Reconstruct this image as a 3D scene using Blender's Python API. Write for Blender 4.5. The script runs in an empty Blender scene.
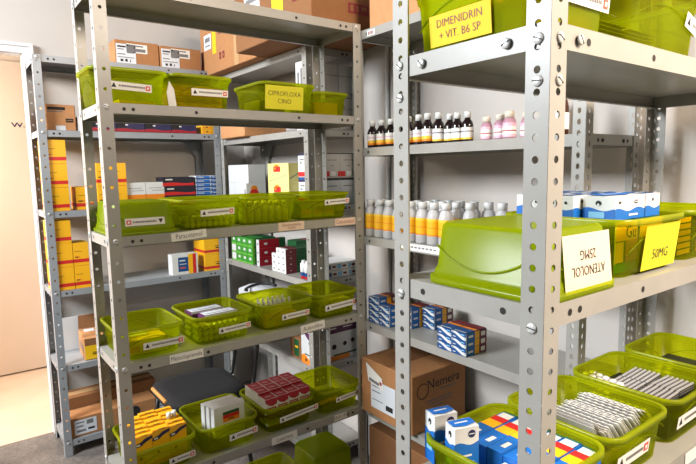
import bpy, math, random
from mathutils import Vector, Matrix
random.seed(7)
C = bpy.context.scene.collection
PI = math.pi
ORD = ['first','second','third','fourth','fifth','sixth','seventh','eighth','ninth','tenth','eleventh','twelfth']
def nth(i, n, lo='left', hi='right'):
    if n == 1: return 'only one'
    if i == 0: return 'at the ' + lo
    if i == n-1: return 'at the ' + hi
    return ORD[i] + ' from ' + lo
def lev(k, n):
    if n == 1: return 'single'
    if k == n-1: return 'top'
    if k == 0: return 'bottom'
    return ORD[k] + ' from bottom'

# ------------------------------------------------------------------ materials
def lin(c): return tuple(((x/255)/12.92 if x/255 <= .04045 else ((x/255+.055)/1.055)**2.4) for x in c)
M = {}
def mat(name, rgb, rough=.5, metal=0., noise=0., nscale=30., bump=0., emit=0., spec=.5, sp=None):
    m = bpy.data.materials.new(name); m.use_nodes = True
    nt = m.node_tree; b = nt.nodes['Principled BSDF']
    c = lin(rgb)
    b.inputs['Base Color'].default_value = (*c, 1)
    b.inputs['Roughness'].default_value = rough
    b.inputs['Metallic'].default_value = metal
    b.inputs['Specular IOR Level'].default_value = spec
    if noise or bump:
        tc = nt.nodes.new('ShaderNodeTexCoord'); n = nt.nodes.new('ShaderNodeTexNoise')
        n.inputs['Scale'].default_value = nscale; n.inputs['Detail'].default_value = 5
        nt.links.new(tc.outputs['Object'], n.inputs['Vector'])
        if noise:
            r = nt.nodes.new('ShaderNodeValToRGB')
            r.color_ramp.elements[0].position = .3; r.color_ramp.elements[1].position = .7
            r.color_ramp.elements[0].color = (*[x*(1-noise) for x in c], 1)
            r.color_ramp.elements[1].color = (*[min(1, x*(1+noise)) for x in c], 1)
            nt.links.new(n.outputs['Fac'], r.inputs['Fac']); nt.links.new(r.outputs['Color'], b.inputs['Base Color'])
        if bump:
            bp = nt.nodes.new('ShaderNodeBump'); bp.inputs['Strength'].default_value = bump; bp.inputs['Distance'].default_value = .002
            nt.links.new(n.outputs['Fac'], bp.inputs['Height']); nt.links.new(bp.outputs['Normal'], b.inputs['Normal'])
    M[name] = m
    return m
def clear_mat(name, tint, body, fac, rough=.25):
    """coloured see-through plastic: part transparent, part coloured surface"""
    m = bpy.data.materials.new(name); m.use_nodes = True
    nt = m.node_tree; b = nt.nodes['Principled BSDF']; out = nt.nodes['Material Output']
    b.inputs['Base Color'].default_value = (*lin(body), 1); b.inputs['Roughness'].default_value = rough
    t = nt.nodes.new('ShaderNodeBsdfTransparent'); t.inputs['Color'].default_value = (*lin(tint), 1)
    tr = nt.nodes.new('ShaderNodeBsdfTranslucent'); tr.inputs['Color'].default_value = (*lin(body), 1)
    a = nt.nodes.new('ShaderNodeMixShader'); a.inputs[0].default_value = .45
    nt.links.new(b.outputs[0], a.inputs[1]); nt.links.new(tr.outputs[0], a.inputs[2])
    x = nt.nodes.new('ShaderNodeMixShader'); x.inputs[0].default_value = fac
    nt.links.new(t.outputs[0], x.inputs[1]); nt.links.new(a.outputs[0], x.inputs[2])
    nt.links.new(x.outputs[0], out.inputs['Surface'])
    M[name] = m
mat('steel', (158,155,148), .34, noise=.05, nscale=14, spec=.5)
mat('steel_blue', (150,154,158), .36, noise=.05, nscale=14)
mat('hole_dark', (28,26,24), .7)
mat('bolt', (205,205,202), .3, metal=.15)
mat('slot', (60,58,55), .6)
mat('wall', (196,189,182), .85, noise=.03, nscale=4, bump=.05)
mat('beige', (236,214,192), .8, noise=.02, nscale=3)
mat('casing', (214,214,214), .5, noise=.03, nscale=8)
mat('kraft', (176,122,76), .8, noise=.06, nscale=40)
mat('kraft_pale', (196,140,92), .8, noise=.06, nscale=40)
mat('kraft_dark', (138,92,54), .85, noise=.06, nscale=40)
mat('tape', (190,150,104), .35)
mat('tape_yellow', (242,192,20), .5)
mat('maroon', (120,28,34), .7)
mat('ink', (30,28,32), .7)
mat('ink_soft', (120,118,118), .7)
mat('paper', (238,234,228), .75)
mat('paper_pink', (236,208,190), .75)
mat('note_cream', (222,204,182), .75, noise=.03, nscale=50)
mat('note_yellow', (240,196,18), .7)
mat('note_lime', (212,204,30), .7)
mat('stamp_red', (220,84,62), .7)
mat('white', (222,222,220), .45)
mat('white_cool', (222,226,232), .45)
mat('grey', (186,184,180), .5)
mat('black', (24,23,26), .45)
mat('yellow', (250,184,24), .45)
mat('yellow_soft', (252,204,60), .45)
mat('orange', (240,138,28), .45)
mat('red', (208,34,36), .45)
mat('crimson', (168,18,40), .45)
mat('darkred', (110,22,30), .5)
mat('navy', (30,32,78), .45)
mat('midnight', (24,22,42), .45)
mat('blue', (24,104,190), .45)
mat('blue_deep', (20,76,136), .45)
mat('blue_pale', (130,190,226), .5)
mat('teal', (16,96,110), .5)
mat('green', (58,150,56), .5)
mat('green_light', (120,196,60), .5)
mat('green_dark', (20,84,44), .5)
mat('cream_yellow', (238,226,140), .5)
mat('purple', (88,34,84), .5)
mat('pink', (232,186,202), .5)
mat('brown_glass', (70,34,14), .15)
mat('syrup_dark', (34,22,22), .12)
mat('foil', (186,186,186), .28, metal=.75)
mat('pill', (228,222,214), .3)
mat('pill_dark', (84,82,84), .3)
mat('pill_mid', (150,148,148), .3)
mat('tan_plastic', (216,206,190), .4, noise=.1, nscale=30)
mat('seat_black', (20,20,22), .85, noise=.15, nscale=60, bump=.2)
mat('foam', (206,146,78), .9, noise=.15, nscale=60)
mat('tube_black', (18,18,19), .35)
mat('white_bag', (228,228,230), .35, noise=.05, nscale=20, bump=.4)
clear_mat('lime_plastic', (232,236,88), (190,198,20), .22)
clear_mat('lime_rim', (222,228,60), (186,196,22), .62)
clear_mat('lime_plastic_dense', (226,232,60), (180,196,12), .5)
clear_mat('milky', (246,246,248), (248,246,246), .92, .3)
clear_mat('pink_bottle', (250,214,228), (238,190,208), .75, .3)

def floor_mat():
    m = mat('floor_terrazzo', (150,146,140), .45)
    nt = m.node_tree; b = nt.nodes['Principled BSDF']
    tc = nt.nodes.new('ShaderNodeTexCoord')
    n1 = nt.nodes.new('ShaderNodeTexNoise'); n1.inputs['Scale'].default_value = 3.; n1.inputs['Detail'].default_value = 6
    v = nt.nodes.new('ShaderNodeTexVoronoi'); v.inputs['Scale'].default_value = 85
    nt.links.new(tc.outputs['Object'], n1.inputs['Vector']); nt.links.new(tc.outputs['Object'], v.inputs['Vector'])
    r = nt.nodes.new('ShaderNodeValToRGB')
    for e, (p, c) in zip([r.color_ramp.elements[0], r.color_ramp.elements[1]], [(.35, (100,96,93)), (.65, (152,144,137))]):
        e.position = p; e.color = (*lin(c), 1)
    r2 = nt.nodes.new('ShaderNodeValToRGB')
    r2.color_ramp.elements[0].color = (*lin((120,112,106)), 1); r2.color_ramp.elements[1].color = (*lin((255,250,244)), 1)
    mx = nt.nodes.new('ShaderNodeMix'); mx.data_type = 'RGBA'; mx.blend_type = 'MULTIPLY'; mx.inputs[0].default_value = .55
    nt.links.new(n1.outputs['Fac'], r.inputs['Fac']); nt.links.new(v.outputs['Color'], r2.inputs['Fac'])
    nt.links.new(r.outputs['Color'], mx.inputs[6]); nt.links.new(r2.outputs['Color'], mx.inputs[7])
    nt.links.new(mx.outputs[2], b.inputs['Base Color'])
floor_mat()

# ------------------------------------------------------------------ mesh builder
class MB:
    def __init__(s): s.v = []; s.f = []; s.m = []; s.mats = []; s.sm = []
    def mi(s, m):
        if m not in s.mats: s.mats.append(m)
        return s.mats.index(m)
    def poly(s, pts, m, smooth=False):
        b = len(s.v); s.v += [tuple(p) for p in pts]; s.f.append(tuple(range(b, b+len(pts)))); s.m.append(s.mi(m)); s.sm.append(smooth)
    def box(s, x0, x1, y0, y1, z0, z1, m, top=None, mt=None):
        """box; top=(inset) tapers; mt: dict face->material F(-y) K(+y) L(-x) R(+x) T B"""
        mt = mt or {}
        p = [(x0,y0,z0),(x1,y0,z0),(x1,y1,z0),(x0,y1,z0),(x0,y0,z1),(x1,y0,z1),(x1,y1,z1),(x0,y1,z1)]
        b = len(s.v); s.v += p
        for k, q in (('B',(0,3,2,1)),('T',(4,5,6,7)),('F',(0,1,5,4)),('R',(1,2,6,5)),('K',(2,3,7,6)),('L',(3,0,4,7))):
            s.f.append(tuple(b+i for i in q)); s.m.append(s.mi(mt.get(k, m))); s.sm.append(False)
    def lathe(s, prof, mats, n=16, c=(0,0,0), axis='z', caps=True):
        b = len(s.v)
        for (r, z) in prof:
            for i in range(n):
                a = 2*PI*i/n; x, y = r*math.cos(a), r*math.sin(a)
                s.v.append((c[0]+x, c[1]+y, c[2]+z) if axis == 'z' else (c[0]+x, c[1]+z, c[2]+y))
        for j in range(len(prof)-1):
            mm = mats[j] if isinstance(mats, (list, tuple)) else mats
            for i in range(n):
                q = (b+j*n+i, b+j*n+(i+1)%n, b+(j+1)*n+(i+1)%n, b+(j+1)*n+i)
                s.f.append(q if axis == 'z' else q[::-1]); s.m.append(s.mi(mm)); s.sm.append(True)
        if caps:
            m0 = mats[0] if isinstance(mats, (list, tuple)) else mats
            m1 = mats[-1] if isinstance(mats, (list, tuple)) else mats
            a = tuple(b+i for i in range(n)); z = tuple(b+(len(prof)-1)*n+i for i in range(n))
            s.f.append(a[::-1] if axis == 'z' else a); s.m.append(s.mi(m0)); s.sm.append(False)
            s.f.append(z if axis == 'z' else z[::-1]); s.m.append(s.mi(m1)); s.sm.append(False)
    def tube(s, pts, r, m, n=8):
        pts = [Vector(p) for p in pts]; rings = []
        for i, p in enumerate(pts):
            d = (pts[min(i+1, len(pts)-1)] - pts[max(i-1, 0)]).normalized()
            u = d.orthogonal().normalized() if i == 0 else (rings_u - d*rings_u.dot(d)).normalized()
            rings_u = u; w = d.cross(u); b = len(s.v)
            for k in range(n):
                a = 2*PI*k/n; s.v.append(tuple(p + u*math.cos(a)*r + w*math.sin(a)*r))
            rings.append(b)
        for a, b in zip(rings, rings[1:]):
            for k in range(n):
                s.f.append((a+k, a+(k+1)%n, b+(k+1)%n, b+k)); s.m.append(s.mi(m)); s.sm.append(True)
        s.f.append(tuple(rings[0]+k for k in range(n))[::-1]); s.m.append(s.mi(m)); s.sm.append(False)
        s.f.append(tuple(rings[-1]+k for k in range(n))); s.m.append(s.mi(m)); s.sm.append(False)
    def loops(s, loops, m, close0=True, close1=True, smooth=True):
        n = len(loops[0]); b = len(s.v)
        for l in loops: s.v += [tuple(p) for p in l]
        for j in range(len(loops)-1):
            mm = m[j] if isinstance(m, list) else m
            for i in range(n):
                s.f.append((b+j*n+i, b+j*n+(i+1)%n, b+(j+1)*n+(i+1)%n, b+(j+1)*n+i)); s.m.append(s.mi(mm)); s.sm.append(smooth)
        m0 = m[0] if isinstance(m, list) else m; m1 = m[-1] if isinstance(m, list) else m
        if close0: s.f.append(tuple(b+i for i in range(n))[::-1]); s.m.append(s.mi(m0)); s.sm.append(False)
        if close1: s.f.append(tuple(b+(len(loops)-1)*n+i for i in range(n))); s.m.append(s.mi(m1)); s.sm.append(False)
    def mesh(s, name):
        me = bpy.data.meshes.new(name); me.from_pydata(s.v, [], s.f)
        for m in s.mats: me.materials.append(M[m])
        me.polygons.foreach_set('material_index', s.m); me.polygons.foreach_set('use_smooth', s.sm)
        me.update()
        return me
    def build(s, name, parent=None, loc=(0,0,0), rot=(0,0,0)): return ob(name, s.mesh(name), parent, loc, rot)
def ob(name, me, parent=None, loc=(0,0,0), rot=(0,0,0)):
    o = bpy.data.objects.new(name, me); C.objects.link(o); o.location = loc; o.rotation_euler = rot
    if parent: o.parent = parent
    return o
def tag(o, label, cat, group=None):
    o['label'] = label; o['category'] = cat
    if group: o['group'] = group
    return o
def struct(o): o['kind'] = 'structure'; return o
def copy_tree(o, parent=None):
    c = o.copy(); C.objects.link(c); c.parent = parent
    for ch in list(o.children): copy_tree(ch, c)
    return c
_tc = {}
def text(s, size, m, name='lettering', parent=None, loc=(0,0,0), rot=(0,0,0), wscale=1.):
    """flat lettering, centred on its origin, in the XY plane of the object"""
    key = (s, size, m, wscale)
    if key not in _tc:
        cu = bpy.data.curves.new('txt', 'FONT'); cu.body = s; cu.size = size; cu.align_x = 'CENTER'; cu.align_y = 'CENTER'; cu.resolution_u = 2; cu.offset = -.007*size if m in ('ink', 'maroon', 'darkred') and s not in ('Nemera', 'Gu') else (.012*size if m == 'navy' else 0.)
        t = bpy.data.objects.new('txt', cu); C.objects.link(t)
        bpy.context.view_layer.update()
        me = bpy.data.meshes.new_from_object(t.evaluated_get(bpy.context.evaluated_depsgraph_get()))
        bpy.data.objects.remove(t); bpy.data.curves.remove(cu)
        me.materials.clear(); me.materials.append(M[m])
        for v in me.vertices: v.co.x *= wscale
        _tc[key] = me
    return ob(name, _tc[key], parent, loc, rot)
FACE_F = (PI/2, 0, 0)          # reads from -v
FACE_L = (PI/2, 0, -PI/2)      # reads from -u

# ------------------------------------------------------------------ room
WU, WV = .305, 1.62
def slab(name, x0, x1, y0, y1, z0, z1, m, parent=None):
    b = MB(); b.box(x0, x1, y0, y1, z0, z1, m); return b.build(name, parent)
struct(slab('floor', -4.2, WU+.1, -4.2, 2.95, -.1, 0, 'floor_terrazzo'))
struct(slab('wall_right', WU, WU+.1, -4.2, WV+.08, 0, 2.9, 'wall'))
mat('corridor_tile', (226,196,168), .4, noise=.06, nscale=6)
struct(slab('floor_corridor', -4.2, WU+.1, WV+.03, 2.84, 0, .003, 'corridor_tile'))
DX0, DX1, DH = -1.85, -.905, 2.035
b = MB()
b.box(DX1, WU, WV, WV+.07, 0, 2.9, 'wall'); b.box(DX0, DX1, WV, WV+.07, DH, 2.9, 'wall'); b.box(-4.2, DX0, WV, WV+.07, 0, 2.9, 'wall')
struct(b.build('wall_back'))
# door casing: jambs and lintel round the opening, with a raised outer bead
b = MB()
for s_, x0 in ((1, DX1), (-1, DX0)):
    a, c = sorted((x0-.003*s_, x0+.046*s_)); b.box(a, c, WV-.018, WV, .012, DH+.049, 'casing')
    a, c = sorted((x0+.030*s_, x0+.046*s_)); b.box(a, c, WV-.024, WV-.018, .012, DH+.049, 'casing')
    a, c = sorted((x0-.003*s_, x0)); b.box(a, c, WV, WV+.07, .0, DH, 'casing')
b.box(DX0-.003, DX1-.003, WV-.018, WV, DH, DH+.049, 'casing'); b.box(DX0, DX1+.030, WV-.024, WV-.018, DH+.033, DH+.049, 'casing')
b.box(DX0, DX1, WV, WV+.07, DH-.003, DH, 'casing')
struct(b.build('trim_1'))
struct(slab('wall_corridor', -4.2, WU+.1, 2.84, 2.95, 0, 2.9, 'beige'))
d = struct(slab('door_1', -1.75, -.55, 2.80, 2.84, .014, 2.2, 'beige'))
text('W.C.', .044, 'navy', 'lettering', d, (-.800, 2.799, 1.768), FACE_F, 1.5)
struct(slab('trim_2', -.555, -.50, 2.795, 2.84, 0, 2.25, 'casing'))

# ------------------------------------------------------------------ steel shelving
PW, RIM = .035, .031
def post_mesh(h, m, slots=False, pitch=.0275):
    b = MB(); n = int(h/pitch); N = 10; r = .0050
    for arm in (0, 1):
        for k in range(n):
            z0 = k*h/n; z1 = (k+1)*h/n; zc = (z0+z1)/2; pc = PW*.52
            outer = []; inner = []
            for i in range(N):
                a = 2*PI*i/N; ca, sa = math.cos(a), math.sin(a)
                ry = r*1.5 if slots else r
                inner.append((pc+r*ca, zc+ry*sa))
                t = min((PW/2)/abs(ca) if abs(ca) > 1e-6 else 9, (h/n/2)/abs(sa) if abs(sa) > 1e-6 else 9)
                outer.append((min(max(pc+t*ca*(1 if True else 1), 0), PW), zc+t*sa))
            # ring of quads, then exact corners
            P = lambda q: (q[0], 0, q[1]) if arm == 0 else (0, q[0], q[1])
            cor = [(PW, z1), (0, z1), (0, z0), (PW, z0)]
            for i in range(N):
                j = (i+1) % N
                a0 = 2*PI*i/N; a1 = 2*PI*(i+1)/N
                pts = [inner[i], outer[i]]
                for c in cor:
                    ac = math.atan2(c[1]-zc, c[0]-pc) % (2*PI)
                    if a0 < ac < a1: pts.append(c)
                pts += [outer[j], inner[j]]
                q = [P(x) for x in pts]
                b.poly(q if arm == 0 else q[::-1], m)
    me = b.mesh('post')
    return me
_post = {}
def shelf_mesh(w, d, m):
    b = MB(); t = .0016; e = .0026
    b.box(e, w-e, e, d-e, -t, 0, m)
    for (x0, x1, y0, y1) in ((e, w-e, e, e+t), (e, w-e, d-e-t, d-e), (e, e+t, e, d-e), (w-e-t, w-e, e, d-e)):
        b.box(x0, x1, y0, y1, -RIM, -t, m)
    for (x0, x1, y0, y1) in ((e, w-e, e, e+.012), (e, w-e, d-e-.012, d-e)):
        b.box(x0, x1, y0, y1, -RIM, -RIM+t, m)
    def hole(p, ax, r=.0052):
        q = []
        for i in range(10):
            a = 2*PI*i/10; ca, sa = r*math.cos(a), r*math.sin(a)
            q.append((p[0]+ca, p[1], p[2]+sa) if ax == 'y' else (p[0], p[1]-ca, p[2]+sa))
        b.poly(q, 'hole_dark')
    for x in (PW+.03, PW+.055, w-PW-.055, w-PW-.03, .3*w, .7*w): hole((x, e-.0004, -.016), 'y'); 
    for y in (PW+.03, d-PW-.03): hole((e-.0004, y, -.016), 'x')
    return b.mesh('shelf')
_bolt = None
def bolt_mesh():
    global _bolt
    if _bolt: return _bolt
    b = MB(); n = 12
    prof = [(.0074, 0), (.0074, .0010), (.0058, .0022), (.0030, .0028)]
    b.lathe([(r, -z) for r, z in prof], 'bolt', n, axis='y')
    b.box(-.0062, .0062, -.0031, -.0016, -.0008, .0008, 'slot')
    _bolt = b.mesh('bolt'); return _bolt
def rack(label, u0, v0, w, d, h, heights, m='steel', long_v=False, front_bolts='F', slots=False, pitch=.054):
    """w along u, d along v"""
    t = ob('shelving_unit', None, None, (u0, v0, 0)); tag(t, label, 'shelf rack', 'grey steel shelf racks')
    if (h, m, slots) not in _post: _post[(h, m, slots)] = post_mesh(h, m, slots, pitch)
    for (x, y, a) in ((0, 0, 0), (w, 0, PI/2), (w, d, PI), (0, d, -PI/2)):
        p = ob('post', _post[(h, m, slots)], t, (x, y, 0), (0, 0, a))
        s = p.modifiers.new('thickness', 'SOLIDIFY'); s.thickness = .0018; s.offset = -1
    sm = shelf_mesh(w, d, m)
    for z in heights: ob('shelf', sm, t, (0, 0, z))
    for z in heights:
        for dz in (-.011,):
            zz = z+dz
            if 'F' in front_bolts:
                for x in (PW*.52, w-PW*.52): ob('bolt', bolt_mesh(), t, (x, -.0002, zz), (0, random.uniform(-1, 1), 0))
            if 'L' in front_bolts:
                for y in (PW*.52, d-PW*.52): ob('bolt', bolt_mesh(), t, (-.0002, y, zz), (0, random.uniform(-1, 1), -PI/2))
    return t
BH = [.10, .484, .862, 1.2415, 1.619, 1.953]
rackB = rack('grey steel rack at centre left holding rows of lime bins', -.92, 0, .92, .274, 1.9535, BH, front_bolts='FL')
AH = [.12, .50, .88, 1.241, 1.598, 1.95]
rackA = rack('pale steel rack nearest on the right, carrying the upside-down ATENOLOL bin', -.68, -1.222, .92, .285, 2.0, AH, front_bolts='', pitch=.0275)
CH = [.06, .472, .824, 1.164, 1.5016, 1.93]
rackC = rack('grey steel rack against the right wall holding bottles and a big carton', 0, -.888, .285, .920, 1.9305, CH, front_bolts='', slots=True, pitch=.0275)
DH_ = [.0815, .4718, .8531, 1.2451, 1.633, 1.979]
rackD = rack('grey steel rack by the doorway with yellow cartons', -.905, 1.302, .905, .29, 1.9795, DH_, 'steel_blue', front_bolts='F')
EH = [.10, .515, .92, 1.26, 1.60, 1.952]
rackE = rack('grey steel rack in the back corner with green and white cartons', .002, .38, .285, .918, 1.9525, EH, front_bolts='L')
# the big slotted screws of the near rack, where the photo shows them
def bolt(t, face, a, z, rot=.5):
    if face == 'F': return ob('bolt', bolt_mesh(), t, (a, -.0004, z), (0, rot, 0))
    return ob('bolt', bolt_mesh(), t, (-.0004, a, z), (0, rot, -PI/2))
for face, a, z, r in (('L',.017,1.579,.4),('L',.017,1.528,.1),('F',.019,1.579,.5),('F',.019,1.528,.6),('L',.268,1.585,.6),('L',.268,1.535,.3),('L',.268,1.215,.2),
                      ('L',.017,1.212,.1),('L',.065,1.582,-.4),('L',.22,1.582,.8),('F',.065,1.582,.9)):
    bolt(rackA, face, a, z, r)
# corner gussets on the back posts
b = MB(); 
for y in (0, .0018): b.poly([(0, y, 0), (-.075, y, 0), (0, y, -.085)] if y == 0 else [(0, y, -.085), (-.075, y, 0), (0, y, 0)], 'steel_blue')
gus = b.mesh('gusset')
for z in (1.633-RIM, 1.2451-RIM): ob('gusset', gus, rackD, (.905-PW, .286, z))
b = MB()
for x in (0, .0018): b.poly([(x, 0, 0), (x, -.075, 0), (x, 0, -.085)], 'steel')
gus2 = b.mesh('gusset')
for z in (1.60-RIM,): ob('gusset', gus2, rackE, (.281, .918-PW, z))

# handwritten shelf tags stuck on the rims
def tagstrip(t, x, z, w, h, words, m='paper', tilt=0., size=.011, ws=.78):
    b = MB(); b.box(-w/2, w/2, -.0006, 0, -h/2, h/2, m)
    l = b.build('shelf_tag', t, (x, .0018, z), (0, tilt, 0))
    n = len(words)
    for i, s in enumerate(words):
        text(s, size, 'maroon' if m == 'paper_pink' else 'ink', 'lettering', l, (0, -.0011, (n-1)*.005-i*.010), FACE_F, ws)
    return l
tagstrip(rackB, .233, 1.2415-.0125, .112, .026, ['Paracetamol'], tilt=-.06, size=.022)
tagstrip(rackB, .600, 1.2415-.0125, .105, .029, ['Dexametasona', 'creme'], 'paper_pink', size=.016)
tagstrip(rackB, .835, 1.2415-.0135, .095, .026, ['Cetoconazol'], 'paper_pink', size=.021)
tagstrip(rackB, .205, .862-.0135, .108, .028, ['Metoclopramida'], size=.0195)
tagstrip(rackB, .678, .862-.011, .105, .030, ['Acebrofilina'], tilt=-.05, size=.022)
tagstrip(rackB, .545, .484-.0175, .105, .028, ['Losartana'], size=.022)
tagstrip(rackB, .795, .484-.014, .062, .024, ['ENXOFE'], size=.021)
b = MB(); b.box(-.0006, 0, -.1, .1, -.012, .012, 'paper')
for i in range(9): b.box(-.0009, -.0006, .084-i*.018-.012, .084-i*.018, -.002, .003, 'ink_soft')
b.build('shelf_tag', rackC, (.0018, .578, 1.150))
b = MB(); b.box(-.0006, 0, -.022, .022, -.010, .010, 'paper')
for y in (.012, .004, -.004, -.012): b.box(-.0009, -.0006, y-.0025, y+.0025, -.006, .006, 'maroon')
b.build('shelf_tag', rackC, (.0018, .83, 1.913))
b = MB(); b.box(-.14, .14, -.0006, 0, -.012, .012, 'paper'); b.build('shelf_tag', rackA, (.62, .0018, .863))

# ------------------------------------------------------------------ lime bins
def rr(w, d, r, z, n=5):
    p = []
    for (cx, cy, a0) in ((w/2-r, d/2-r, 0), (-w/2+r, d/2-r, PI/2), (-w/2+r, -d/2+r, PI), (w/2-r, -d/2+r, 1.5*PI)):
        for i in range(n+1):
            a = a0+PI/2*i/n; p.append((cx+r*math.cos(a), cy+r*math.sin(a), z))
    return p
INS = .010
def bin_mesh(w, d, h, m):
    b = MB(); t = .0018
    W, D = w-.012, d-.012; B, E_ = W-2*INS, D-2*INS
    zs = h*.74
    f = lambda z: z/h
    L = [rr(B-.012, E_-.012, .024, 0), rr(B, E_, .028, .006)]
    L += [rr(B+(W-B)*f(zs)-.003, E_+(D-E_)*f(zs)-.003, .03, zs), rr(B+(W-B)*f(zs)+.002, E_+(D-E_)*f(zs)+.002, .03, zs+.004)]
    L += [rr(W, D, .03, h-.010), rr(w, d, .036, h-.011), rr(w, d, .036, h-.001), rr(w-.004, d-.004, .035, h), rr(W-2*t, D-2*t, .029, h-.001)]
    L += [rr(B-2*t, E_-2*t, .026, .008), rr(B-.016, E_-.016, .022, .0025)]
    b.loops(L, [m, m, m, m, m, 'lime_rim', 'lime_rim', 'lime_rim', m, m] if m == 'lime_plastic' else m)
    # moulded arc on each wall
    def arc(face):
        pts = []
        for i in range(15):
            s = i/14*2-1; z = h*(.40+.30*(1-s*s))
            if face in 'FK':
                y = E_/2+(D-E_)/2*f(z); pts.append((s*B*.44, (-y if face == 'F' else y), z))
            else:
                x = B/2+(W-B)/2*f(z); pts.append(((-x if face == 'L' else x), s*E_*.44, z))
        b.tube(pts, .0016, m, 5)
    for q in 'FKLR': arc(q)
    return b.mesh('storage_bin')
_bm = {}
def wall_pt(w, d, h, x, z, off=.001, face='F'):
    W, D = w-.012, d-.012
    if face == 'F': return (x, -((D-2*INS)/2+INS*z/h)-off, z)
    return (-((W-2*INS)/2+INS*z/h)-off, -x, z)
def sbin(u, v, z, label, w=.205, d=.225, h=.096, flip=False, rotz=0., strip=None, m='lime_plastic', group='lime storage bins'):
    k = (w, d, h, m)
    if k not in _bm: _bm[k] = bin_mesh(w, d, h, m)
    o = ob('storage_bin', _bm[k], None, (u, v, z+(h+.0006 if flip else .0006)), (0, PI if flip else 0, rotz))
    tag(o, label, 'storage bin', group)
    o['_d'] = 0; del o['_d']
    if strip:
        x, zc, sw, sh, tilt = strip
        b = MB()
        def P(a, c, off=.0012):
            ca, sa = math.cos(tilt), math.sin(tilt)
            return wall_pt(w, d, h, x+a*ca-c*sa, zc+a*sa+c*ca, off)
        def q(a0, a1, c0, c1, mm, off): b.poly([P(a0, c0, off), P(a1, c0, off), P(a1, c1, off), P(a0, c1, off)], mm)
        q(-sw/2, sw/2, -sh/2, sh/2, 'paper', .0030)
        ix = -sw/2+sh*.55
        b.poly([P(ix-sh*.3, -sh*.25, .0034), P(ix+sh*.3, -sh*.25, .0034), P(ix+sh*.12, sh*.1, .0034), P(ix, sh*.34, .0034), P(ix-sh*.14, sh*.1, .0034)], 'ink')
        xx = ix+sh*.6
        rnd = random.Random(int(u*1000+z*77))
        while xx < sw/2-sh*.95:
            l = rnd.uniform(.003, .006); q(xx, xx+l, -sh*.10, sh*.14, 'ink_soft', .0034); xx += l+.0012
        ex = sw/2-sh*.5
        q(ex-sh*.3, ex+sh*.3, -sh*.3, sh*.3, 'stamp_red', .0034); q(ex-sh*.14, ex+sh*.14, -sh*.14, sh*.14, 'paper', .0038)
        b.build('bin_label', o)
    return o
def note(o, w, d, h, x, z, nw, nh, words, m, size, face='F', tilt=0., flip=False, ink='ink', ws=1.):
    """a sheet taped on the wall of a bin, with handwriting"""
    b = MB()
    def P(a, c, off):
        ca, sa = math.cos(tilt), math.sin(tilt)
        return wall_pt(w, d, h, x+a*ca-c*sa, z+a*sa+c*ca, off, face)
    b.poly([P(-nw/2, -nh/2, .0030), P(nw/2, -nh/2, .0030), P(nw/2*1.0, nh/2, .0030), P(-nw/2, nh/2, .0030)], m)
    l = b.build('note', o)
    lean = math.atan2(INS, h)
    for i, s in enumerate(words):
        c = (len(words)-1)*size*.55-i*size*1.1
        loc = P(0, c, .0036)
        rot = (PI/2+lean, -tilt, 0) if face == 'F' else (PI/2+lean, 0, -PI/2)
        text(s, size, ink, 'lettering', l, loc, rot, ws)
    return l

# ------------------------------------------------------------------ cartons
def carton_mesh(w, d, h, base, dec=(), name='medicine_carton', faces=None):
    """dec: (face, material, polygon in 0..1 face coordinates); drawn on the face and on the one opposite"""
    b = MB(); b.box(-w/2, w/2, -d/2, d/2, 0, h, base, mt=faces)
    for i, (fc, m, pg) in enumerate(dec):
        o = .0003+.00012*i
        if len(pg) == 4 and not isinstance(pg[0], tuple): x0, x1, y0, y1 = pg; pg = [(x0,y0),(x1,y0),(x1,y1),(x0,y1)]
        for s in (1, -1):
            q = []
            for (x, y) in pg:
                if fc == 'F': q.append((s*(x-.5)*w, -s*(d/2+o), y*h))
                elif fc == 'L': q.append((-s*(w/2+o), -s*(x-.5)*d, y*h))
                elif fc == 'T': q.append(((x-.5)*w, (y-.5)*d, h+o))
            b.poly(q, m)
            if fc == 'T': break
    return b.mesh(name)
def wave(y0, amp, top=True, n=14, ph=0., cyc=1.):
    p = [(i/n, y0+amp*math.sin(2*PI*cyc*i/n+ph)) for i in range(n+1)]
    return p + ([(1, 1), (0, 1)] if top else [(1, 0), (0, 0)])
def disc(cx, cy, r, asp=1., n=12): return [(cx+r*math.cos(2*PI*i/n), cy+r*asp*math.sin(2*PI*i/n)) for i in range(n)]
def put(me, u, v, z, label, group=None, rotz=0., name='medicine_carton', cat='carton', rot=None):
    o = ob(name, me, None, (u, v, z+.0005), rot or (0, 0, rotz)); return tag(o, label, cat, group)

# yellow boxes with a red band
YD = [(f, 'red', (0, 1, .14, .29)) for f in 'FL'] + [('F','ink',(.10,.55,.62,.635)), ('F','orange',(.10,.4,.36,.42)), ('F','ink',(.1,.3,.355,.40)), ('F','orange',(0,1,0,.012)), ('T','yellow_soft',(.06,.94,.06,.94))]
yel = carton_mesh(.100, .13, .1135, 'yellow', YD)
yelb = carton_mesh(.070, .13, .1145, 'yellow', YD)
yeld = carton_mesh(.100, .13, .1145, 'yellow', YD)
G = 'yellow red-banded cartons on the back rack'
z = 1.2451
for k in range(3):
    put(yel, -.844, 1.375, z+k*.1142, ['bottom','middle','top'][k]+' yellow red-banded carton of the tall outer stack beside the doorway, under the shelved box', G)
put(yel, -.712, 1.390, z, 'single yellow red-banded carton standing between posts on back rack third shelf', G)
for i in range(2):
    for k in range(2):
        put(yelb, -.628+i*.0715, 1.375, z+k*.1155, '%s %s yellow carton of the block left of the white orange-footed cartons' % (['lower','upper'][k], ['left','right'][i]), G)
z = .8531
for i in range(2):
    for k in range(2):
        put(yeld if i == 0 else yelb, -.849+i*.0875, 1.375, z+k*.115, '%s %s yellow carton of the block on the back rack shelf above the torn box' % (['lower','upper'][k], ['left','right'][i]), G)
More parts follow.
